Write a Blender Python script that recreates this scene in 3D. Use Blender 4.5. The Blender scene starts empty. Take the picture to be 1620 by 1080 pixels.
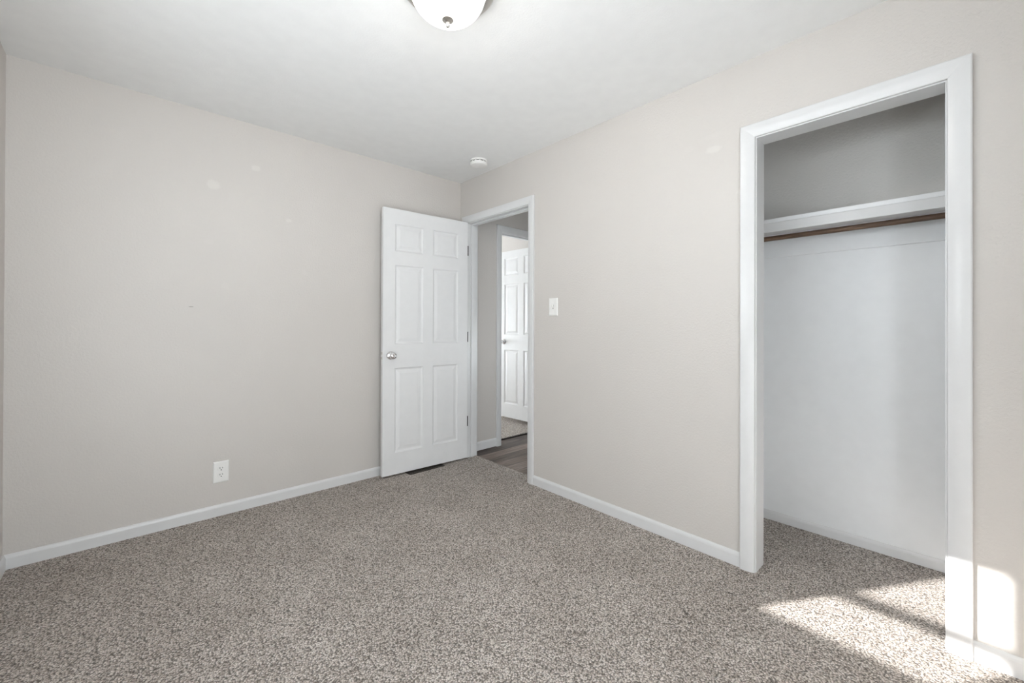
import bpy, bmesh, math, random
from mathutils import Vector, Matrix
random.seed(7)
S = bpy.context.scene
COL = S.collection
PI = math.pi

# ------------------------------------------------------------------ camera
F_PX, H_Y = 658.26, 512.68
YAW, PITCH, ROLL = 0.7409, 0.0036, 0.0033
fw = Vector((math.sin(YAW)*math.cos(PITCH), math.cos(YAW)*math.cos(PITCH), math.sin(PITCH)))
rt = Vector((math.cos(YAW), -math.sin(YAW), 0)); up = rt.cross(fw)
r2 = rt*math.cos(ROLL) + up*math.sin(ROLL); u2 = up*math.cos(ROLL) - rt*math.sin(ROLL)
cd = bpy.data.cameras.new('camera'); cam = bpy.data.objects.new('camera', cd); COL.objects.link(cam)
m = Matrix((r2, u2, -fw)).transposed().to_4x4(); m.translation = Vector((-2.1802, -3.0748, 1.1607))
cam.matrix_world = m
cd.sensor_fit = 'HORIZONTAL'; cd.sensor_width = 36; cd.lens = F_PX*36/1620
cd.shift_y = -(540-H_Y)/1620; cd.clip_start = 0.02
S.camera = cam

# ------------------------------------------------------------------ light and exposure
S.view_settings.view_transform = 'Standard'; S.view_settings.look = 'None'
S.view_settings.gamma = 1; S.view_settings.use_curve_mapping = False
S.view_settings.exposure = 0.0
SKY_LOW, SKY_HIGH, SUN, LAMP = 6.3, 11.5, 17.0, 16.0
GROUND_BOOST = 1.4            # extra light added below the horizon for ceiling and closet, relative to sky
w = bpy.data.worlds.new('sky'); S.world = w; w.use_nodes = True
bg = w.node_tree.nodes['Background']; bg.inputs[0].default_value = (0.88, 0.95, 1.0, 1); 
_n = w.node_tree.nodes; _l = w.node_tree.links          # hazy sky, brighter on the side of the sun
_tc = _n.new('ShaderNodeTexCoord'); _dp = _n.new('ShaderNodeVectorMath'); _dp.operation = 'DOT_PRODUCT'; _dp.inputs[1].default_value = (-0.3, 0.95, 0.0)
_mr = _n.new('ShaderNodeMapRange'); _mr.interpolation_type = 'SMOOTHSTEP'
for _i, _v in ((1, -0.3), (2, 1.0), (3, SKY_LOW), (4, SKY_HIGH)): _mr.inputs[_i].default_value = _v
_l.new(_tc.outputs['Generated'], _dp.inputs[0]); _l.new(_dp.outputs['Value'], _mr.inputs[0]); 
_sx = _n.new('ShaderNodeSeparateXYZ'); _gr = _n.new('ShaderNodeMapRange'); _gr.interpolation_type = 'SMOOTHSTEP'; _mu = _n.new('ShaderNodeMath'); _mu.operation = 'MULTIPLY'
for _i, _v in ((1, -0.06), (2, 0.06), (3, GROUND_BOOST), (4, 1.0)): _gr.inputs[_i].default_value = _v
_l.new(_tc.outputs['Generated'], _sx.inputs[0]); _l.new(_sx.outputs['Z'], _gr.inputs[0])
_l.new(_mr.outputs[0], _mu.inputs[0]); _l.new(_gr.outputs[0], _mu.inputs[1]); _l.new(_mu.outputs[0], bg.inputs[1])
sd = bpy.data.lights.new('sun', 'SUN'); sd.energy = SUN; sd.angle = math.radians(0.7); sd.color = (1.0, 0.985, 0.96)
sun = bpy.data.objects.new('sun', sd); COL.objects.link(sun)
SUN_DIR = Vector((1, -0.605, -0.512)).normalized()
sun.rotation_euler = SUN_DIR.to_track_quat('-Z', 'Y').to_euler(); sun.location = (-6, 2, 4)

def portal(name, loc, direction, sx, sy):
    d = bpy.data.lights.new(name, 'AREA'); d.shape = 'RECTANGLE'; d.size = sx; d.size_y = sy; d.cycles.is_portal = True
    o = bpy.data.objects.new(name, d); COL.objects.link(o); o.location = loc
    o.rotation_euler = Vector(direction).to_track_quat('-Z', 'Z').to_euler()

# window openings (a0,a1 along the wall, z0,z1)
WIN_L = (-2.80, -0.955, 1.19, 1.775)       # left wall, along y; sashes past the sunlit one added for closet light
WIN_R_ADDED = (-2.56, -1.46, 0.03, 2.06)          # rear wall, along x; unseen opening added for soft fill light
WIN_N = (-1.1, 1.25, 0.3, 1.6)             # next room, far wall, along x
WIN_H_ADDED = (0.95, 1.75, 0.45, 1.15)           # hall, along x; unseen opening added to brighten the hall
portal('window_portal', (1.35, -1.88, 0.80), (0, 1, 0), 0.8, 0.7)
portal('window_portal', (-2.78, -1.878, 1.48), (1, 0, 0), 1.85, 0.6)
portal('window_portal', (-2.01, -3.68, 1.045), (0, 1, 0), 1.1, 2.03)
portal('window_portal', (0.075, 3.23, 0.95), (0, -1, 0), 2.35, 1.3)

# ------------------------------------------------------------------ node helpers
class NT:
    def __init__(s, name):
        s.m = bpy.data.materials.new(name); s.m.use_nodes = True; s.t = s.m.node_tree
        s.b = s.t.nodes['Principled BSDF']; s.co = None
    def n(s, typ, ins=None, **kw):
        nd = s.t.nodes.new(typ)
        for k, v in kw.items(): setattr(nd, k, v)
        for k, v in (ins or {}).items(): s.put(nd.inputs[k], v)
        return nd
    def put(s, sock, v):
        if hasattr(v, 'links') or isinstance(v, bpy.types.NodeSocket): s.t.links.new(v, sock)
        else: sock.default_value = v
    def coord(s):
        if s.co is None: s.co = s.n('ShaderNodeTexCoord').outputs['Object']
        return s.co
    def noise(s, scale, detail=2, rough=0.5, vec=None, out='Fac'):
        return s.n('ShaderNodeTexNoise', {'Vector': vec or s.coord(), 'Scale': scale, 'Detail': detail, 'Roughness': rough}).outputs[out]
    def math(s, op, a, b=0.0, c=0.0, clamp=False):
        nd = s.n('ShaderNodeMath', operation=op, use_clamp=clamp); s.put(nd.inputs[0], a); s.put(nd.inputs[1], b); s.put(nd.inputs[2], c)
        return nd.outputs[0]
    def ramp(s, fac, stops):
        nd = s.n('ShaderNodeValToRGB', {'Fac': fac}); e = nd.color_ramp.elements
        while len(e) < len(stops): e.new(0.5)
        for i, (p, c) in enumerate(stops): e[i].position = p; e[i].color = (*c, 1)
        return nd.outputs['Color']
    def mix(s, fac, a, b, mode='MIX'):
        nd = s.n('ShaderNodeMix', data_type='RGBA', blend_type=mode)
        s.put(nd.inputs[0], fac); s.put(nd.inputs[6], a); s.put(nd.inputs[7], b)
        return nd.outputs[2]
    def bump(s, h, strength, dist):
        nd = s.n('ShaderNodeBump', {'Height': h, 'Strength': strength, 'Distance': dist})
        s.t.links.new(nd.outputs[0], s.b.inputs['Normal'])
    def base(s, c): s.put(s.b.inputs['Base Color'], c if hasattr(c, 'links') else (*c, 1))
    def set(s, **kw):
        for k, v in kw.items(): s.b.inputs[k.replace('_', ' ')].default_value = v

def lin(r, g, b):
    f = lambda v: (v/255/12.92) if v <= 10 else ((v/255+0.055)/1.055)**2.4
    return (f(r), f(g), f(b))

def paint_wall(name, spots=(), axis='y', base=lin(210, 205, 200)):
    t = NT(name)
    t.set(Roughness=0.44); t.b.inputs['Specular IOR Level'].default_value = 0.35
    n = t.noise(1.3, 3)
    col = t.ramp(n, [(0.3, tuple(c*0.985 for c in base)), (0.7, tuple(c*1.015 for c in base))])
    if spots:
        sep = t.n('ShaderNodeSeparateXYZ', {0: t.coord()})
        a = sep.outputs['X' if axis == 'y' else 'Y']; z = sep.outputs['Z']
        wob = t.math('MULTIPLY', t.math('SUBTRACT', t.noise(55, 3, 0.6), 0.5), 1.3)
        for (sa, sz, ra, rz, f) in spots:            # patches of touch-up paint and small nicks
            da = t.math('DIVIDE', t.math('SUBTRACT', a, sa), ra); dz = t.math('DIVIDE', t.math('SUBTRACT', z, sz), rz)
            d = t.math('SQRT', t.math('ADD', t.math('MULTIPLY', da, da), t.math('MULTIPLY', dz, dz)))
            msk = t.math('SUBTRACT', 1.25, t.math('ADD', d, wob), clamp=True)
            msk = t.math('MULTIPLY', msk, 2.0, clamp=True)
            col = t.mix(t.math('MULTIPLY', msk, abs(f)), col, ((0.72, 0.69, 0.65, 1) if f > 0 else (0.2, 0.18, 0.16, 1)))
    t.base(col)
    h = t.math('ADD', t.noise(95, 2, 0.45), t.math('MULTIPLY', t.noise(260, 1), 0.35))
    t.bump(h, 0.38, 0.004)
    return t.m

def simple(name, c, rough=0.4, metal=0.0, bumps=None, spec=0.5):
    t = NT(name); n = t.noise(14, 2)
    t.base(t.ramp(n, [(0.3, tuple(x*0.985 for x in c)), (0.7, tuple(min(1, x*1.01) for x in c))]))
    t.set(Roughness=rough, Metallic=metal); t.b.inputs['Specular IOR Level'].default_value = spec
    if bumps: t.bump(t.noise(bumps[0], 2), bumps[1], bumps[2])
    return t.m

def carpet_mat():
    t = NT('carpet'); t.set(Roughness=0.95); t.b.inputs['Specular IOR Level'].default_value = 0.1
    wv = t.n('ShaderNodeVectorMath', {0: t.coord(), 1: t.n('ShaderNodeVectorMath', {0: t.noise(60, 2, out='Color'), 3: 0.008}, operation='SCALE').outputs[0]}, operation='ADD').outputs[0]
    v = t.n('ShaderNodeTexVoronoi', {'Vector': wv, 'Scale': 165.0, 'Randomness': 1.0})
    sepc = t.n('ShaderNodeSeparateColor', {0: v.outputs['Color']})
    fine = t.noise(420, 2, 0.6)
    big = t.noise(3.2, 3, 0.55)
    # tuft tone: random per tuft, dark in the gaps between tufts
    tone = t.math('ADD', t.math('MULTIPLY', sepc.outputs[0], 0.45), t.math('MULTIPLY', fine, 0.50))
    col = t.ramp(tone, [(0.12, lin(132, 121, 113)), (0.40, lin(190, 180, 171)), (0.62, lin(218, 210, 203)), (0.92, lin(246, 241, 236))])
    gap = t.n('ShaderNodeMapRange', {0: v.outputs['Distance'], 1: 0.30, 2: 0.80, 3: 1.12, 4: 0.22}, interpolation_type='SMOOTHSTEP').outputs[0]
    gapc = t.n('ShaderNodeCombineColor', {0: gap, 1: gap, 2: gap}).outputs[0]
    col = t.mix(0.85, col, gapc, 'MULTIPLY')
    bigc = t.ramp(big, [(0.30, (0.90, 0.89, 0.88)), (0.70, (1.06, 1.06, 1.06))])
    t.base(t.mix(1.0, col, bigc, 'MULTIPLY'))
    h = t.math('SUBTRACT', t.math('MULTIPLY', fine, 0.5), v.outputs['Distance'])
    t.bump(h, 0.75, 0.006)
    return t.m

def laminate():
    t = NT('wood_laminate'); t.set(Roughness=0.55)
    br = t.n('ShaderNodeTexBrick', {'Vector': t.coord(), 'Color1': (0.0, 0.0, 0.0, 1), 'Color2': (1, 1, 1, 1), 'Mortar': (0.5, 0.5, 0.5, 1),
             'Scale': 1.0, 'Mortar Size': 0.0012, 'Brick Width': 1.2, 'Row Height': 0.125, 'Bias': 0.0}, offset=0.37)
    st = t.n('ShaderNodeVectorMath', {0: t.coord(), 1: (1.6, 26.0, 1.0)}, operation='MULTIPLY').outputs[0]
    g = t.noise(2.0, 6, 0.62, vec=st)
    tone = t.math('ADD', t.math('MULTIPLY', g, 0.75), t.math('MULTIPLY', t.n('ShaderNodeSeparateColor', {0: br.outputs['Color']}).outputs[0], 0.3))
    col = t.ramp(tone, [(0.32, lin(60, 50, 45)), (0.52, lin(102, 89, 82)), (0.74, lin(156, 140, 129))])
    col = t.mix(br.outputs['Fac'], col, (0.03, 0.025, 0.02, 1))
    t.base(col); t.bump(g, 0.08, 0.002)
    return t.m

def wood_rod():
    t = NT('dark_wood'); t.set(Roughness=0.5)
    st = t.n('ShaderNodeVectorMath', {0: t.coord(), 1: (60.0, 4.0, 60.0)}, operation='MULTIPLY').outputs[0]
    t.base(t.ramp(t.noise(2.0, 5, 0.65, vec=st), [(0.3, lin(62, 46, 36)), (0.55, lin(104, 80, 62)), (0.75, lin(150, 124, 100))]))
    return t.m

def glow(name, col, strength, clear):
    """Frosted lamp glass: lets part of the bulb's light straight through and glows itself."""
    t = NT(name); t.t.nodes.remove(t.b)
    em = t.n('ShaderNodeEmission', {'Color': (*col, 1), 'Strength': t.math('ADD', strength*0.97, t.math('MULTIPLY', t.noise(6, 2), strength*0.06))})
    tr = t.n('ShaderNodeBsdfTransparent'); mx = t.n('ShaderNodeMixShader', {0: clear}); o = t.t.nodes['Material Output']
    t.t.links.new(em.outputs[0], mx.inputs[1]); t.t.links.new(tr.outputs[0], mx.inputs[2]); t.t.links.new(mx.outputs[0], o.inputs[0])
    return t.m

def glass_mat():
    m_ = bpy.data.materials.new('window_glass'); m_.use_nodes = True; nt = m_.node_tree; nt.nodes.clear()
    o = nt.nodes.new('ShaderNodeOutputMaterial'); tr = nt.nodes.new('ShaderNodeBsdfTransparent'); gl = nt.nodes.new('ShaderNodeBsdfGlossy')
    gl.inputs['Roughness'].default_value = 0.02; mx = nt.nodes.new('ShaderNodeMixShader'); mx.inputs[0].default_value = 0.05
    nt.links.new(tr.outputs[0], mx.inputs[1]); nt.links.new(gl.outputs[0], mx.inputs[2]); nt.links.new(mx.outputs[0], o.inputs[0])
    return m_

WALL_BACK = paint_wall('greige_wall_paint', [(-1.817, 2.008, 0.030, 0.028, 0.6), (-1.596, 2.164, 0.026, 0.018, 0.65), (-1.403, 1.861, 0.017, 0.013, 0.6),
                       (-1.754, 1.40, 0.018, 0.022, 0.14), (-1.84, 1.66, 0.03, 0.015, 0.12), (-1.30, 1.52, 0.016, 0.02, 0.15), (-1.923, 1.266, 0.010, 0.0035, -0.5)], 'y')
WALL_RIGHT = paint_wall('greige_wall_paint', [(-2.205, 2.06, 0.035, 0.018, 0.55), (-2.08, 2.10, 0.03, 0.014, 0.12), (-2.20, 2.13, 0.04, 0.012, 0.12), (-2.335, 1.815, 0.02, 0.012, 0.45)], 'x')
WALL = paint_wall('greige_wall_paint')
WALL_CLOSET = paint_wall('greige_closet_lightened', base=lin(224, 221, 217))  # greige paint with extra light put into its colour, for the dim upper closet
CEIL = simple('ceiling_paint', lin(244, 244, 243), 0.8, 0, (120, 0.2, 0.003), 0.2)
TRIM = simple('white_trim_paint', lin(222, 222, 222), 0.28, 0, None, 0.5)
DOORP = simple('white_door_paint', lin(231, 231, 231), 0.35, 0, (300, 0.03, 0.001), 0.5)
WHITEWALL = simple('white_closet_paint', lin(240, 241, 242), 0.35, 0, (60, 0.03, 0.002), 0.5)
PLASTIC = simple('white_plastic', lin(240, 239, 236), 0.35)
DARK = simple('dark_slot', (0.012, 0.011, 0.01), 0.6)
CHROME = simple('chrome', (0.78, 0.78, 0.79), 0.12, 1.0)
NICKEL = simple('brushed_nickel', (0.62, 0.60, 0.57), 0.28, 1.0)
BRONZE = simple('dark_bronze', (0.02, 0.017, 0.015), 0.5, 0.4)
VENTM = simple('brown_metal', (0.045, 0.036, 0.030), 0.5, 0.3)
CARPET = carpet_mat(); WOOD = laminate(); ROD = wood_rod(); GLASS = glass_mat()
GLOW = glow('frosted_lamp_glass', (1.0, 0.97, 0.93), 7.0, 0.5)

# ------------------------------------------------------------------ mesh helpers
def box(bm, x0, x1, y0, y1, z0, z1, bev=0.0):
    vs = [bm.verts.new((x, y, z)) for x in (x0, x1) for y in (y0, y1) for z in (z0, z1)]
    fs = [(0, 1, 3, 2), (4, 6, 7, 5), (0, 4, 5, 1), (2, 3, 7, 6), (0, 2, 6, 4), (1, 5, 7, 3)]
    ff = [bm.faces.new([vs[i] for i in f]) for f in fs]
    if bev:
        es = list({e for f in ff for e in f.edges})
        bmesh.ops.bevel(bm, geom=es, offset=bev, segments=2, profile=0.5, affect='EDGES', clamp_overlap=True)

def lathe(bm, prof, segs=48, mat=None):
    """prof: (r, z) pairs; closed at r = 0."""
    M = mat or Matrix.Identity(4); rings = []
    for r, z in prof:
        if r < 1e-6: rings.append([bm.verts.new(M @ Vector((0, 0, z)))])
        else: rings.append([bm.verts.new(M @ Vector((r*math.cos(2*PI*k/segs), r*math.sin(2*PI*k/segs), z))) for k in range(segs)])
    for a, b in zip(rings, rings[1:]):
        for k in range(segs):
            k2 = (k+1) % segs
            if len(a) == 1 and len(b) == 1: continue
            if len(a) == 1: bm.faces.new((a[0], b[k], b[k2]))
            elif len(b) == 1: bm.faces.new((a[k], b[0], a[k2]))
            else: bm.faces.new((a[k], b[k], b[k2], a[k2]))

def obj(name, bm, mat, parent=None, smooth=False, kind=None):
    bmesh.ops.recalc_face_normals(bm, faces=bm.faces[:])
    me = bpy.data.meshes.new(name); bm.to_mesh(me); bm.free()
    for mm in (mat if isinstance(mat, (list, tuple)) else [mat]): me.materials.append(mm)
    if smooth:
        me.polygons.foreach_set('use_smooth', [True]*len(me.polygons)); me.set_sharp_from_angle(angle=math.radians(40))
    o = bpy.data.objects.new(name, me); COL.objects.link(o)
    if parent: o.parent = parent
    if kind: o['kind'] = kind
    return o

def boxes(name, lst, mat, parent=None, kind=None, bev=0.0):
    bm = bmesh.new()
    for b in lst: box(bm, *b, bev=bev)
    return obj(name, bm, mat, parent, kind=kind)

def empty(name, loc, label, cat, group=None):
    o = bpy.data.objects.new(name, None); o.empty_display_size = 0.05; COL.objects.link(o); o.location = loc
    o['label'] = label; o['category'] = cat
    if group: o['group'] = group
    return o

def casing(name, plane, sgn, coord, a0, a1, ztop, prof, zbot=0.0, mat=None):
    """Mitred casing round an opening a0..a1, up to ztop, in the plane (x or y = coord), facing sgn. prof: (outward, thickness)."""
    bm = bmesh.new(); rows = []
    def P(a, t, z): return (coord+sgn*t, a, z) if plane == 'x' else (a, coord+sgn*t, z)
    for w_, t in prof:
        rows.append([P(a0-w_, t, zbot), P(a0-w_, t, ztop+w_), P(a1+w_, t, ztop+w_), P(a1+w_, t, zbot)])
    vs = [[bm.verts.new(p) for p in r] for r in rows]
    for r, q in zip(vs, vs[1:]+vs[:1]):
        for k in range(3): bm.faces.new((r[k], r[k+1], q[k+1], q[k]))
    bm.faces.new([r[0] for r in vs]); bm.faces.new([r[3] for r in vs])
    return obj(name, bm, mat or TRIM, kind='structure', smooth=False)

def arc_profile(width, tin, tout):
    """Ranch casing: thin inner edge rising in a round to the thick outer part."""
    pts = [(0.0, 0.0), (0.0, tin*0.75), (0.0015, tin)]
    for k in range(1, 9):
        s = k/8; pts.append((0.002+width*0.62*s, tin+(tout-tin)*math.sin(s*PI/2)))
    pts += [(width-0.005, tout), (width-0.0015, tout-0.0015), (width, tout-0.005), (width, 0.0)]
    return pts

def baseboard(name, p0, p1, nrm, h=0.068, t=0.012):
    bm = bmesh.new(); prof = [(0, 0), (t, 0), (t, h-0.016), (t-0.002, h-0.008), (t-0.006, h-0.002), (0.004, h), (0, h)]
    a = [bm.verts.new((p0[0]+nrm[0]*q, p0[1]+nrm[1]*q, z)) for q, z in prof]
    b = [bm.verts.new((p1[0]+nrm[0]*q, p1[1]+nrm[1]*q, z)) for q, z in prof]
    for k in range(len(prof)): bm.faces.new((a[k], a[(k+1) % len(prof)], b[(k+1) % len(prof)], b[k]))
    bm.faces.new(a); bm.faces.new(b)
    return obj(name, bm, TRIM, kind='structure')

# ------------------------------------------------------------------ room shell
H, WX, LY, TB = 2.44, 2.625, 3.52, 0.108
D0, D1, DZ = -0.870, -0.108, 2.058            # bedroom doorway (clear)
C0, C1, CZ = -3.022, -2.404, 2.052            # closet opening (clear)
J = 0.019                                      # jamb board thickness
N0, N1 = 0.492, 1.215
NZ = 2.072                          # doorway from hall to next room, along x
st = 'structure'
bm = bmesh.new()
box(bm, -WX-.14, 0.10, -LY-.14, 0.0, -.06, 0.0); box(bm, 0.10, 0.78, -3.45, -1.85, -.06, 0.0)
obj('floor', bm, CARPET, kind=st)
boxes('floor.001', [(0.10, 2.5, -1.85, 0.135, -.06, -0.006)], WOOD, kind=st)
boxes('floor.002', [(-1.3, 2.5, 0.135, 3.2, -.06, 0.008)], CARPET, kind=st)
boxes('trim_9', [(N0, N1, 0.122, 0.135, -.006, 0.0025)], BRONZE, kind=st)   # carpet edge strip in hall doorway
boxes('ceiling', [(-WX-.14, 2.5, -LY-.14, 3.2, H, H+.08)], CEIL, kind=st)
boxes('wall_back', [(-WX-.14, N0-J, 0, .11, 0, H), (N1+J, 2.5, 0, .11, 0, H), (N0-J, N1+J, 0, .11, NZ+J, H)], WALL_BACK, kind=st)
boxes('wall_right', [(0, TB, D1+J, 0, 0, H), (0, TB, D0-J, D1+J, DZ+J, H), (0, TB, C1+J, D0-J, 0, H), (0, TB, C0-J, C1+J, CZ+J, H),
      (0, TB, -LY-.14, C0-J, 0, H)], WALL_RIGHT, kind=st)
y0, y1, z0, z1 = WIN_L
boxes('wall_left', [(-WX-.14, -WX, -LY-.14, y0, 0, H), (-WX-.14, -WX, y1, 0, 0, H), (-WX-.14, -WX, y0, y1, 0, z0), (-WX-.14, -WX, y0, y1, z1, H)], WALL, kind=st)
x0, x1, z0, z1 = WIN_R_ADDED
boxes('wall_rear', [(-WX, x0, -LY-.14, -LY, 0, H), (x1, 0, -LY-.14, -LY, 0, H), (x0, x1, -LY-.14, -LY, 0, z0), (x0, x1, -LY-.14, -LY, z1, H)], WALL, kind=st)
# closet
CL0, CL1 = -3.085, -2.20                      # its end walls
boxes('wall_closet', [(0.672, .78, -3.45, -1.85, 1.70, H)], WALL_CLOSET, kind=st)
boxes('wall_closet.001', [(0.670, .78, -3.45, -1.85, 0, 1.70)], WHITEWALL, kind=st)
boxes('wall_closet.002', [(TB, .672, CL1, -1.85, 0, H)], WHITEWALL, kind=st)
boxes('wall_closet.003', [(TB, .672, -3.45, CL0, 0, H)], WHITEWALL, kind=st)
# hall and next room
x0, x1, z0, z1 = WIN_H_ADDED
boxes('wall_hall', [(TB, x0, -1.85, -1.75, 0, H), (x1, 2.5, -1.85, -1.75, 0, H), (x0, x1, -1.85, -1.75, 0, z0), (x0, x1, -1.85, -1.75, z1, H), (2.4, 2.5, -1.75, 0, 0, H)], WALL, kind=st)
x0, x1, z0, z1 = WIN_N
boxes('wall_next', [(1.40, 1.5, .11, 3.2, 0, H), (-1.3, -1.2, .11, 3.2, 0, H), (-1.2, x0, 3.1, 3.2, 0, H), (x1, 1.4, 3.1, 3.2, 0, H),
      (x0, x1, 3.1, 3.2, 0, z0), (x0, x1, 3.1, 3.2, z1, H)], WALL, kind=st)

boxes('sun_block_slab', [(-2.0, 2.0, 3.2, 4.35, 1.66, 1.76)], TRIM, kind=st)      # unseen slab added to keep sun out of the far room's window
# ------------------------------------------------------------------ windows (outside the picture, they let the daylight in)
def window(name, plane, c0, rect, sashes, lites_z):
    """Frame with mullions between the sashes (ranges along the wall) and rails between the panes (ranges in z)."""
    a0, a1, z0, z1 = rect; d = 0.025
    def b(a, c, e, f, dd=d): return (c0-dd, c0+dd, a, c, e, f) if plane == 'x' else (a, c, c0-dd, c0+dd, e, f)
    o = bpy.data.objects.new(name, None); COL.objects.link(o); o['kind'] = st
    bm = bmesh.new(); Z0, Z1 = lites_z[0][0], lites_z[-1][1]
    box(bm, *b(a0, sashes[0][0], z0, z1)); box(bm, *b(sashes[-1][1], a1, z0, z1))
    for p, q in zip(sashes, sashes[1:]): box(bm, *b(p[1], q[0], z0, z1))
    for s0, s1 in sashes:
        box(bm, *b(s0, s1, z0, Z0)); box(bm, *b(s0, s1, Z1, z1))
        for p, q in zip(lites_z, lites_z[1:]): box(bm, *b(s0, s1, p[1], q[0], 0.012))
    obj('window_frame', bm, TRIM, o)
    for s0, s1 in sashes:
        for e, f in lites_z:
            bm = bmesh.new(); box(bm, *b(s0, s1, e, f, 0.002)); obj('window_pane', bm, GLASS, o)
window('window_1', 'x', -2.70, WIN_L, [(-2.76, -2.21), (-2.155, -1.605), (-1.550, -1.000)], [(1.240, 1.416), (1.462, 1.712)])
window('added_window_2', 'y', -LY-.07, WIN_R_ADDED, [(-2.50, -1.52)], [(.11, 1.99)])  # added behind the camera as a source of ambient daylight
window('added_window_4', 'y', -1.80, WIN_H_ADDED, [(1.00, 1.70)], [(.50, 1.10)])  # added out of view to light the hall wall and trim
window('window_3', 'y', 3.15, WIN_N, [(-1.04, .04), (.11, 1.19)], [(.36, 1.54)])

# ------------------------------------------------------------------ jambs, casings, baseboards
def jamb(name, plane, lo, hi, a0, a1, ztop, stop=None):
    def b(a, c, e, f, l=lo, h=hi): return (l, h, a, c, e, f) if plane == 'x' else (a, c, l, h, e, f)
    lst = [b(a0-J, a0, 0, ztop+J), b(a1, a1+J, 0, ztop+J), b(a0, a1, ztop, ztop+J)]
    if stop:
        s0, s1 = stop; q = .011
        lst += [b(a0, a0+q, 0, ztop, s0, s1), b(a1-q, a1, 0, ztop, s0, s1), b(a0+q, a1-q, ztop-q, ztop, s0, s1)]
    bm = bmesh.new()
    for k, q in enumerate(lst): box(bm, *q, bev=0.0015 if k > 2 else 0.0)
    return obj(name, bm, TRIM, kind=st)
DOOR_JAMB = jamb('trim_1', 'x', -.001, TB, D0, D1, DZ, (0.038, 0.075))
jamb('trim_2', 'x', -.001, TB-.004, C0, C1, CZ)
jamb('trim_3', 'y', -.001, .111, N0, N1, NZ, (0.035, 0.07))
R = 0.005
casing('trim_4', 'x', -1, 0, D0-R, D1+R, DZ+R, arc_profile(.058, .010, .017))
casing('trim_5', 'x', -1, 0, C0-R, C1+R, CZ+R, arc_profile(.062, .012, .022))
casing('trim_6', 'y', -1, 0, N0-R, N1+R, NZ+R, arc_profile(.062, .010, .017), -.006)
casing('trim_7', 'x', 1, TB, D0-R, D1+R, DZ+R, arc_profile(.058, .010, .017), -.006)
x0, x1, z0, z1 = WIN_R_ADDED
baseboard('baseboard_back', (-WX, 0), (0, 0), (0, -1))
baseboard('baseboard_right', (0, D0-R-.058), (0, C1+R+.062), (-1, 0))
baseboard('baseboard_right.001', (0, C0-R-.062), (0, -LY), (-1, 0))
baseboard('baseboard_right.002', (0, 0), (0, D1+R+.058), (-1, 0))
baseboard('baseboard_left', (-WX, 0), (-WX, -LY), (1, 0))
baseboard('baseboard_rear', (-WX, -LY), (x0, -LY), (0, 1))
baseboard('baseboard_rear.001', (x1, -LY), (0, -LY), (0, 1))
baseboard('baseboard_closet', (.670, CL0), (.670, CL1), (-1, 0), .055, .010)
baseboard('baseboard_hall', (TB, 0), (N0-R-.062, 0), (0, -1), .078)
baseboard('baseboard_next', (1.40, .11), (1.40, 3.1), (-1, 0))

# ------------------------------------------------------------------ six-panel doors
def panel_face(bm, L, Hh, y, sgn, xs, zs):
    """One face of the leaf in the plane y, outward sgn; stiles and rails round six moulded panels."""
    cx = [0]+[v for p in xs for v in p]+[L]; cz = [0]+[v for p in zs for v in p]+[Hh]
    V = {}
    def v(x, z, d=0.0):
        k = (round(x, 5), round(z, 5), round(d, 5))
        if k not in V: V[k] = bm.verts.new((x, y-sgn*d, z))
        return V[k]
    for i in range(len(cx)-1):
        for j in range(len(cz)-1):
            if i % 2 == 1 and j % 2 == 1:
                a0, a1, b0, b1 = cx[i], cx[i+1], cz[j], cz[j+1]
                rings = [(0, 0), (0.006, 0.006), (0.013, 0.0085), (0.018, 0.0085), (0.043, 0.0025)]
                for (q, d), (q2, d2) in zip(rings, rings[1:]):
                    A = [(a0+q, b0+q), (a1-q, b0+q), (a1-q, b1-q), (a0+q, b1-q)]; B = [(a0+q2, b0+q2), (a1-q2, b0+q2), (a1-q2, b1-q2), (a0+q2, b1-q2)]
                    for k in range(4):
                        k2 = (k+1) % 4
                        bm.faces.new((v(*A[k], d), v(*A[k2], d), v(*B[k2], d2), v(*B[k], d2)))
                q, d = rings[-1]; bm.faces.new((v(a0+q, b0+q, d), v(a1-q, b0+q, d), v(a1-q, b1-q, d), v(a0+q, b1-q, d)))
            else:
                bm.faces.new((v(cx[i], cz[j]), v(cx[i+1], cz[j]), v(cx[i+1], cz[j+1]), v(cx[i], cz[j+1])))
    return [[v(x, 0) for x in cx], [v(x, Hh) for x in cx], [v(0, z) for z in cz], [v(L, z) for z in cz]]

def knob_mat(x, z, y, sgn):
    return Matrix.Translation((x, y, z)) @ Matrix.Rotation(sgn*PI/2, 4, 'X')

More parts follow.
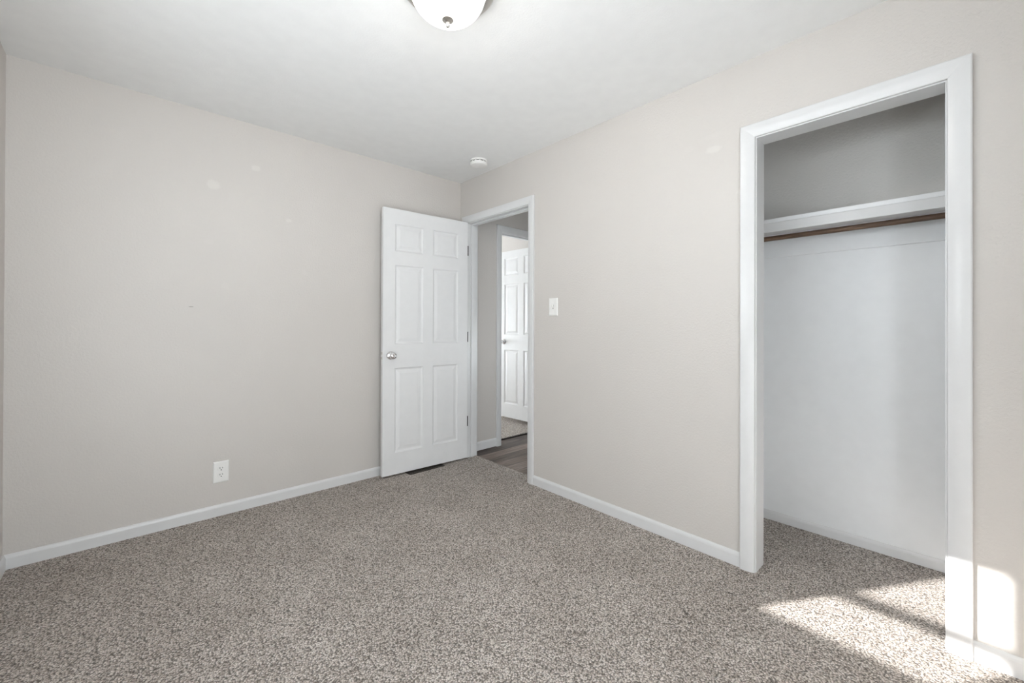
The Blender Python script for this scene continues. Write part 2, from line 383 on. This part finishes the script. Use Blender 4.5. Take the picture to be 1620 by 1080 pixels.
def make_door(name, L, Hh, T, loc, rot, label, hinges=True):
    """Leaf along +x from its latch edge (x = 0) to its hinge edge (x = L); visible face at y = 0, thickness towards +y."""
    root = empty(name, loc, label, 'door'); root['kind'] = st; root.rotation_euler = (0, 0, rot)
    bm = bmesh.new(); s = (L-0.087-0.48)/2 if L < .79 else .105
    pw = (L-2*s-0.087)/2
    xs = [(s, s+pw), (L-s-pw, L-s)]; zs = [(.165, .817), (1.001, 1.611), (1.718, 1.928)]
    A = panel_face(bm, L, Hh, 0, -1, xs, zs); B = panel_face(bm, L, Hh, T, 1, xs, zs)
    for a, b in zip(A, B):
        for k in range(len(a)-1): bm.faces.new((a[k], a[k+1], b[k+1], b[k]))
    obj('door_leaf', bm, DOORP, root)
    kz, kx = .915, .062
    for y, sg in ((0.0, 1), (T, -1)):
        M = knob_mat(kx, kz, y, sg)
        bm = bmesh.new(); lathe(bm, [(0, 0), (.033, 0), (.0335, .003), (.030, .008), (.018, .011), (.0125, .014), (.0115, .026), (.013, .030), (.020, .034), (.0262, .041), (.0275, .050), (.0255, .058), (.019, .064), (.009, .0665), (0, .067)], 40, M)
        obj('door_knob', bm, CHROME, root, True)
    bm = bmesh.new(); box(bm, -.0012, .001, T/2-.0125, T/2+.0125, kz-.028, kz+.028)
    lp = obj('latch_plate', bm, NICKEL, root)
    bm = bmesh.new(); vs = [bm.verts.new(p) for p in [(-.001, T/2-.006, kz-.007), (-.001, T/2+.006, kz-.007), (-.001, T/2+.006, kz+.007), (-.001, T/2-.006, kz+.007),
          (-.012, T/2-.006, kz-.007), (-.004, T/2+.006, kz-.007), (-.004, T/2+.006, kz+.007), (-.012, T/2-.006, kz+.007)]]
    for f in [(0, 1, 2, 3), (4, 7, 6, 5), (0, 4, 5, 1), (1, 5, 6, 2), (2, 6, 7, 3), (3, 7, 4, 0)]: bm.faces.new([vs[i] for i in f])
    obj('latch_bolt', bm, CHROME, lp)
    if hinges:
        for hz in (.315, 1.048, 1.797):
            bm = bmesh.new()
            box(bm, L-.001, L+.0105, .0020, .0045, hz-.044, hz+.044, .0005)
            box(bm, L-.001, L+.0015, .0020, T-.004, hz-.044, hz+.044, .0005)
            lathe(bm, [(0, hz-.046), (.005, hz-.046), (.005, hz+.046), (0, hz+.048)], 16, Matrix.Translation((L+.0035, T+.004, 0)))
            obj('hinge', bm, BRONZE, root)
    return root
make_door('door_1', .759, 2.043, .035, (-.780, -.100, .015), -math.atan2(.040, .758), 'white six-panel door standing open against the left grey wall')
make_door('door_2', .70, 2.012, .035, (1.186, .813, .052), -math.atan2(.70, .024), 'white six-panel door of the far room seen through the doorway', False)

bm = bmesh.new(); box(bm, -.004, .010, D0-.001, D0+.002, .905, .962, .0008)
sp = obj('strike_plate', bm, NICKEL, DOOR_JAMB)
sp['label'] = 'small metal strike plate'

# ------------------------------------------------------------------ ceiling light
LX, LYc = -1.3125, -1.765
cl = empty('ceiling_light', (LX, LYc, H), 'lit white glass dome flush-mount light with metal finial on the ceiling', 'ceiling light')
bm = bmesh.new(); lathe(bm, [(0, 0), (.176, 0), (.180, -.006), (.179, -.014), (.172, -.022), (.156, -.027), (.146, -.027), (.144, -.020), (0, -.018)], 72)
obj('base_pan', bm, NICKEL, cl, True)
prof = [(0.141, -.021), (0.141, -.026)]
for k in range(1, 19):
    a = k/18*PI/2; prof.append((0.141*math.cos(a) if k < 18 else 0, -.026-.112*math.sin(a)))
bm = bmesh.new(); lathe(bm, prof, 72)
obj('glass_dome', bm, GLOW, cl, True)
bl = bpy.data.lights.new('bulb', 'POINT'); bl.energy = LAMP; bl.color = (1.0, 0.96, 0.91); bl.shadow_soft_size = 0.022
bo = bpy.data.objects.new('bulb', bl); COL.objects.link(bo); bo.parent = cl; bo.location = (0, 0, -.042)
bm = bmesh.new(); zt = -.137
lathe(bm, [(0, zt+.003), (.021, zt+.002), (.0215, zt-.002), (.017, zt-.005), (.010, zt-.008), (.006, zt-.011), (.0055, zt-.014), (.0075, zt-.017), (.0085, zt-.021), (.0065, zt-.026), (.003, zt-.029), (0, zt-.030)], 32)
obj('finial', bm, NICKEL, cl, True)

# ------------------------------------------------------------------ smoke detector
sdx = empty('smoke_detector', (-.198, -.520, H), 'round white smoke detector on the ceiling near the corner above the door', 'smoke detector')
bm = bmesh.new(); lathe(bm, [(0, 0), (.066, 0), (.0675, -.003), (.0665, -.011), (.062, -.013), (0, -.013)], 56)
obj('mounting_base', bm, PLASTIC, sdx, True)
bm = bmesh.new(); lathe(bm, [(0, -.013), (.0585, -.013), (.0585, -.0195), (0, -.0195)], 56)
obj('vent_gap', bm, DARK, sdx, True)
bm = bmesh.new(); lathe(bm, [(0, -.0195), (.063, -.0192), (.0655, -.0215), (.0650, -.032), (.0615, -.040), (.053, -.044), (.030, -.046), (0, -.0465)], 56)
for k in range(12):
    a = 2*PI*k/12; q = Matrix.Rotation(a, 4, 'Z'); n0 = len(bm.verts); bm.verts.ensure_lookup_table()
    box(bm, .056, .0635, -.0035, .0035, -.020, -.0125); bm.verts.ensure_lookup_table()
    for vv in bm.verts[n0:]: vv.co = q @ vv.co
obj('cover', bm, PLASTIC, sdx, True)

# ------------------------------------------------------------------ light switch and outlet
ls = empty('light_switch', (0, -1.122, 1.293), 'white toggle light switch on the grey wall between doorway and closet', 'light switch')
def plate(w_, h_, t, parent, rot):
    bm = bmesh.new(); rings = [(0, 0), (0, .0015), (.004, t*0.85), (.008, t)]
    vs = [[bm.verts.new(rot(x*(w_/2-q), d, z*(h_/2-q))) for x, z in ((-1, -1), (1, -1), (1, 1), (-1, 1))] for q, d in rings]
    for a, b in zip(vs, vs[1:]):
        for k in range(4): bm.faces.new((a[k], a[(k+1) % 4], b[(k+1) % 4], b[k]))
    bm.faces.new(vs[0]); bm.faces.new(vs[-1])
    return obj('cover_plate', bm, PLASTIC, parent)
rB = lambda a, d, z: (-d, a, z)
rA = lambda a, d, z: (a, -d, z)
plate(.080, .124, .006, ls, rB)
boxes('toggle_slot', [(-.0065, -.005, -.0055, .0055, -.0125, .0125)], DARK, ls)
bm = bmesh.new()
vs = [bm.verts.new(p) for p in [(-.006, -.0045, -.010), (-.006, .0045, -.010), (-.006, .0045, .010), (-.006, -.0045, .010),
      (-.020, -.0035, .008), (-.020, .0035, .008), (-.018, .0035, .015), (-.018, -.0035, .015)]]
for f in [(0, 1, 2, 3), (4, 7, 6, 5), (0, 4, 5, 1), (1, 5, 6, 2), (2, 6, 7, 3), (3, 7, 4, 0)]: bm.faces.new([vs[i] for i in f])
obj('toggle', bm, PLASTIC, ls)
for z in (-.030, .030):
    bm = bmesh.new(); lathe(bm, [(0, 0), (.0034, 0), (.003, .0012), (0, .0016)], 16, Matrix.Translation((-.006, 0, z)) @ Matrix.Rotation(-PI/2, 4, 'Y'))
    obj('screw', bm, PLASTIC, ls, True)

po = empty('power_outlet', (-1.772, 0, .2645), 'white duplex power outlet low on the left grey wall', 'outlet')
plate(.081, .128, .006, po, rA)
for z in (-.0195, .0195):
    bm = bmesh.new(); segs = 40; front = []; back = []
    for k in range(segs):
        a = 2*PI*k/segs; x = .0172*math.cos(a); zz = max(-.0137, min(.0137, .0172*math.sin(a)))
        front.append(bm.verts.new((x, -.0078, z+zz))); back.append(bm.verts.new((x*1.03, -.0055, z+zz*1.03)))
    bm.faces.new(front); bm.faces.new(back)
    for k in range(segs): bm.faces.new((front[k], front[(k+1) % segs], back[(k+1) % segs], back[k]))
    rc = obj('receptacle', bm, PLASTIC, po)
    bm = bmesh.new()
    box(bm, -.0078, -.0052, -.0083, -.0070, z+.0005, z+.0100); box(bm, .0052, .0078, -.0083, -.0070, z+.0015, z+.0095)
    lathe(bm, [(0, .007), (.0030, .007), (.0030, .0083), (0, .0083)], 16, Matrix.Translation((0, 0, z-.0068)) @ Matrix.Rotation(PI/2, 4, 'X'))
    obj('socket_slots', bm, DARK, rc)
bm = bmesh.new(); lathe(bm, [(0, .0055), (.0032, .0055), (.0028, .0070), (0, .0074)], 16, Matrix.Rotation(PI/2, 4, 'X'))
obj('screw', bm, PLASTIC, po, True)

# ------------------------------------------------------------------ closet shelf and rod
cs = empty('closet_shelf', (.53, -2.65, 1.75), 'white painted shelf with thick front ledge spanning the closet', 'shelf')
def rel(o, b): return (b[0]-o.location.x, b[1]-o.location.x, b[2]-o.location.y, b[3]-o.location.y, b[4]-o.location.z, b[5]-o.location.z)
bm = bmesh.new(); box(bm, *rel(cs, (.402, .672, CL0, CL1, 1.727, 1.750)), bev=.002); obj('board', bm, WHITEWALL, cs)
bm = bmesh.new(); box(bm, *rel(cs, (.394, .482, CL0, CL1, 1.676, 1.727)), bev=.003); obj('front_ledge', bm, TRIM, cs)
bm = bmesh.new(); box(bm, *rel(cs, (.660, .672, CL0, CL1, 1.572, 1.727)), bev=.003); obj('wall_cleat', bm, WHITEWALL, cs)
bm = bmesh.new(); lathe(bm, [(0, CL0), (.0135, CL0), (.0135, CL1), (0, CL1)], 32, Matrix.Translation((.500, 0, 1.660)) @ Matrix.Rotation(-PI/2, 4, 'X'))
rod = obj('closet_rod', bm, ROD, None, True)
rod['label'] = 'dark brown wooden hanging rod running under the closet shelf'; rod['category'] = 'closet rod'

# ------------------------------------------------------------------ floor register under the open door
fr = empty('floor_register', (-.42, -.10, 0), 'dark metal floor register half hidden under the open white door', 'floor vent')
boxes('frame', [(-.16, .16, -.060, -.048, 0, .004), (-.16, .16, .048, .060, 0, .004), (-.16, -.148, -.048, .048, 0, .004), (.148, .16, -.048, .048, 0, .004)], VENTM, fr)
boxes('louvers', [(-.148+.012*k, -.142+.012*k, -.048, .048, 0, .003) for k in range(25)], VENTM, fr)
